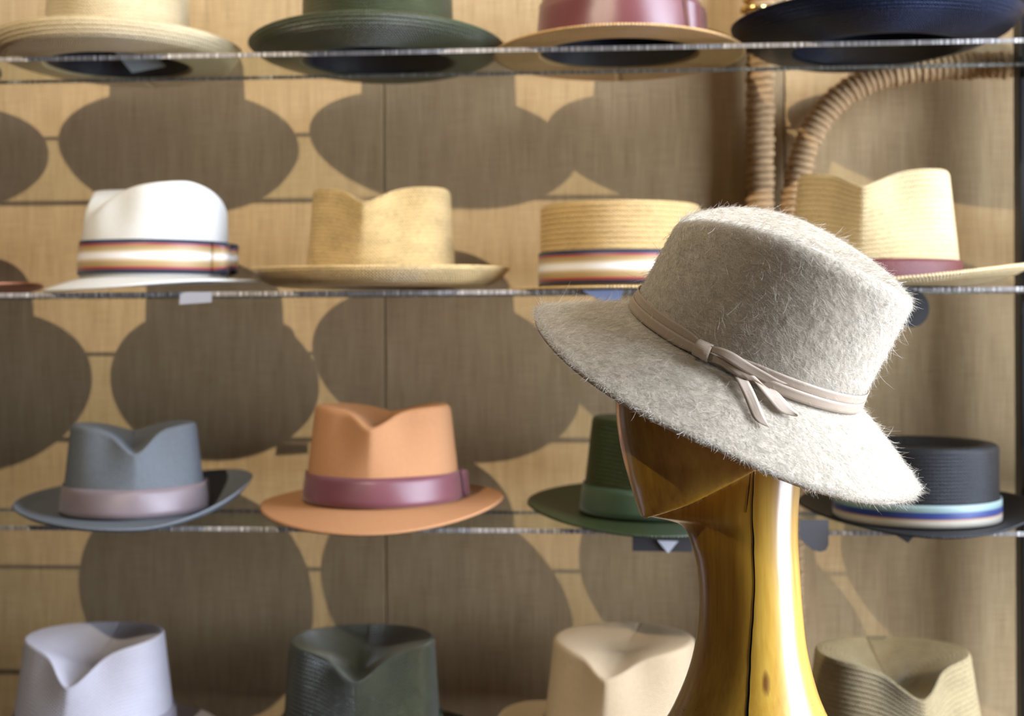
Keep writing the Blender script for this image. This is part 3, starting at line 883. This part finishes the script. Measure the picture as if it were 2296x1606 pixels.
# ribbon: two thin strips round the crown, drawn together at the knot
THK = math.radians(73)
def strip_round(name, zc, hw, off, th0, th1, n=140):
    th = np.linspace(th0, th1, n)
    d = np.abs(th_wrap(th - THK))
    near = np.exp(-(d / 0.16) ** 2)
    zz = zc * (1 - near) + 0.0065 * near
    ww = hw * (1 - near) + 0.0024 * near
    G = np.array([FH.wall_at(th, zz + e * ww, off + 0.0012 * near) for e in np.linspace(-1, 1, 5)])
    UV = np.stack(np.broadcast_arrays((th * 0.09)[None], np.linspace(0, 1, 5)[:, None]), -1)
    o = link(name, grid_mesh(name, G, UV), R['band'], fh)
    solidify(o, 0.0006, 1)
    return o
R['band'] = ribbon('fawn_ribbon', (0.40, 0.305, 0.215), 0.5)
strip_round('ribbon', 0.0045, 0.0043, 0.0034, -PI + THK, PI + THK)
strip_round('ribbon', 0.0118, 0.0042, 0.0026, -PI + THK, PI + THK)

def ribbon_px(name, pts, wpx, off, twist=None, n=40, pointed=True):
    """a loose ribbon through photo pixels laid over the hat: pts (x, y, extra height)"""
    pts = np.array(pts, float)
    s = np.concatenate([[0], np.cumsum(np.linalg.norm(np.diff(pts[:, :2], axis=0), axis=1))])
    t = np.linspace(0, s[-1], n)
    # smooth the polyline
    X = cosp(list(zip(s, pts[:, 0])), t); Y = cosp(list(zip(s, pts[:, 1])), t); H = np.interp(t, s, pts[:, 2])
    rows = []
    dx, dy = np.gradient(X), np.gradient(Y)
    L = np.hypot(dx, dy); nx, ny = -dy / L, dx / L
    for i in range(n):
        q = t[i] / s[-1]
        hw = wpx / 2 * (0.55 + 0.45 * min(1, q * 5))
        r = []
        for e in (-1, -0.5, 0, 0.5, 1):
            ee = e
            if pointed and q > 0.86:
                k = (q - 0.86) / 0.14
                ee = e + (1 - e) * k if pointed == 1 else e - (e + 1) * k
            x, y = X[i] + nx[i] * hw * ee, Y[i] + ny[i] * hw * ee
            h_ = hit(hatb, x, y)
            if h_[0] is None: continue
            nn = h_[1] if h_[1].dot(h_[0] - eye) < 0 else -h_[1]
            curl = 0.0012 * e * math.sin(q * 5 + (twist or 0))
            r.append(FI @ (h_[0] + nn * (off + H[i] + curl)))
        if len(r) == 5: rows.append(r)
    G = np.array([[tuple(v) for v in r] for r in rows])
    for _ in range(7):
        G[1:-1] = 0.25 * G[:-2] + 0.5 * G[1:-1] + 0.25 * G[2:]
    UV = np.stack(np.broadcast_arrays(np.linspace(0, 0.12, len(rows))[:, None], np.linspace(0, 1, 5)[None]), -1)
    o = link(name, grid_mesh(name, G, UV), R['band'], fh)
    solidify(o, 0.00035, 0)
    return o
o = ribbon_px('ribbon_tail', [(1602, 803, 0.003), (1626, 806, 0.005), (1654, 822, 0.0055), (1684, 850, 0.004), (1714, 882, 0.0022), (1746, 917, 0.0012), (1772, 947, 0.0008)], 26, 0.003, 0.0, pointed=-1)
o['label'] = 'longer ribbon tail lying towards the back of the brim'
o = ribbon_px('ribbon_tail', [(1622, 806, 0.002), (1640, 832, 0.0025), (1658, 862, 0.003), (1676, 896, 0.002), (1690, 928, 0.0012), (1709, 968, 0.0008)], 22, 0.003, 1.2, pointed=-1)
o['label'] = 'shorter ribbon tail hanging down the brim'
o = ribbon_px('ribbon_loop', [(1597, 781, 0.003), (1616, 784, 0.0055), (1642, 797, 0.006), (1672, 818, 0.004), (1705, 838, 0.002), (1745, 862, -0.0008), (1790, 880, -0.003)], 23, 0.0034, 0.5, pointed=False)
# the knot: a short thick wrap across the ribbons
kb = []
for i, e in enumerate(np.linspace(-1, 1, 9)):
    row = []
    for g in np.linspace(-1, 1, 9):
        x = 1580 - 7 * e + 16 * g; y = 786 + 19 * e + 7 * g
        h_ = hit(hatb, x, y)
        nn = h_[1] if h_[1].dot(h_[0] - eye) < 0 else -h_[1]
        row.append(tuple(FI @ (h_[0] + nn * (0.0030 + 0.0075 * math.sqrt(max(0, 1 - e * e)) * (1 - 0.22 * g * g)))))
    kb.append(row)
G = np.array(kb)
o = link('ribbon_knot', grid_mesh('ribbon_knot', G, np.stack(np.broadcast_arrays(np.linspace(0, 0.01, 9)[:, None], np.linspace(0, 1, 9)[None]), -1)), R['band'], fh)
solidify(o, 0.0008, 0)

# ------------------------------------------------------------------ the nap of the felt: loose hairs
def nap(Gs, count, lmin, lmax, lift, spread, rad, name, m, seed, edge=None):
    r = np.random.default_rng(seed)
    roots, Ns, Ts = [], [], []
    areas = []
    cells = []
    for G in Gs:
        a = G[1:, :-1] - G[:-1, :-1]; b = G[:-1, 1:] - G[:-1, :-1]
        nrm = np.cross(a, b); ar = np.linalg.norm(nrm, axis=2)
        cells.append((G, nrm, ar)); areas.append(ar.sum())
    tot = sum(areas)
    for (G, nrm, ar), A_ in zip(cells, areas):
        k = int(count * A_ / tot)
        pr = (ar / ar.sum()).ravel()
        idx = r.choice(len(pr), k, p=pr)
        i, j = np.unravel_index(idx, ar.shape)
        f, g = r.random(k)[:, None], r.random(k)[:, None]
        p = (G[i, j] * (1 - f) + G[i + 1, j] * f) * (1 - g) + (G[i, j + 1] * (1 - f) + G[i + 1, j + 1] * f) * g
        nn = nrm[i, j] / (ar[i, j][:, None] + 1e-12)
        nn *= np.where((nn[:, 2] < 0)[:, None], -1, 1) if G is Gs[-1] and len(Gs) > 1 else 1
        roots.append(p); Ns.append(nn)
    p = np.concatenate(roots); nn = np.concatenate(Ns)
    # make the normals point away from the hat's middle
    c = np.array([0, 0, 0.03])
    crown_like = np.einsum('ij,ij->i', nn, p - c)
    nn[(crown_like < 0) & (p[:, 2] > 0.004)] *= -1
    k = len(p)
    flow = np.array([0.0, 1.0, 0.0])[None] + np.array([0.0, 0.0, -0.25])[None]
    flow = flow + 0 * p
    t = flow - np.einsum('ij,ij->i', flow, nn)[:, None] * nn
    t /= np.linalg.norm(t, axis=1)[:, None] + 1e-9
    bt = np.cross(nn, t)
    ang = r.normal(0, spread, k)
    d = np.cos(ang)[:, None] * t + np.sin(ang)[:, None] * bt
    lf = np.abs(r.normal(lift, lift * 0.7, k))
    ln = lmin + (lmax - lmin) * r.random(k) ** 2.2
    curl = r.normal(0, 0.7, k); ang2 = ang + curl
    d2 = np.cos(ang2)[:, None] * t + np.sin(ang2)[:, None] * bt
    bend = r.normal(-0.15, 0.35, k)
    npt = 5
    pos = np.empty((k, npt, 3), np.float32)
    for q in range(npt):
        s_ = q / (npt - 1)
        pos[:, q] = p + nn * 0.0002 + ln[:, None] * (s_ * (1 - s_ * 0.5) * d + 0.5 * s_ * s_ * d2 + nn * (s_ * lf + s_ * s_ * bend * lf)[:, None].clip(-0.02 if q else 0, 2))
    hc_ = bpy.data.hair_curves.new(name)
    hc_.add_curves([npt] * k)
    hc_.points.foreach_set('position', pos.ravel())
    rr = np.repeat((rad * (0.6 + 0.8 * r.random(k)))[:, None], npt, 1) * np.array([1, 1, 0.9, 0.7, 0.35])[None]
    at = hc_.attributes.get('radius') or hc_.attributes.new('radius', 'FLOAT', 'POINT')
    at.data.foreach_set('value', rr.astype(np.float32).ravel())
    hc_.materials.append(m)
    o = bpy.data.objects.new(name, hc_)
    C.objects.link(o)
    o.parent = fh
    tag(o, kind='stuff')
    return o

hs = NT('mohair_hair')
info = hs.n('ShaderNodeHairInfo')
M['hair'] = hs.set(color=hs.ramp(info.outputs['Random'], [(0.0, (0.44, 0.375, 0.28)), (0.5, (0.66, 0.60, 0.49)), (1.0, (0.92, 0.88, 0.80))]), rough=0.5, spec=0.4)
Cg2 = Cg
nap([Cg2, Bg], 150000, 0.0025, 0.0075, 0.18, 0.45, 0.000046, 'short_nap', M['hair'], 3)
nap([Cg2, Bg], 12000, 0.006, 0.015, 0.36, 0.75, 0.000065, 'long_hairs', M['hair'], 5)
nap([Bg[-2:]], 6000, 0.002, 0.009, 0.5, 1.6, 0.00006, 'edge_hairs', M['hair'], 9)
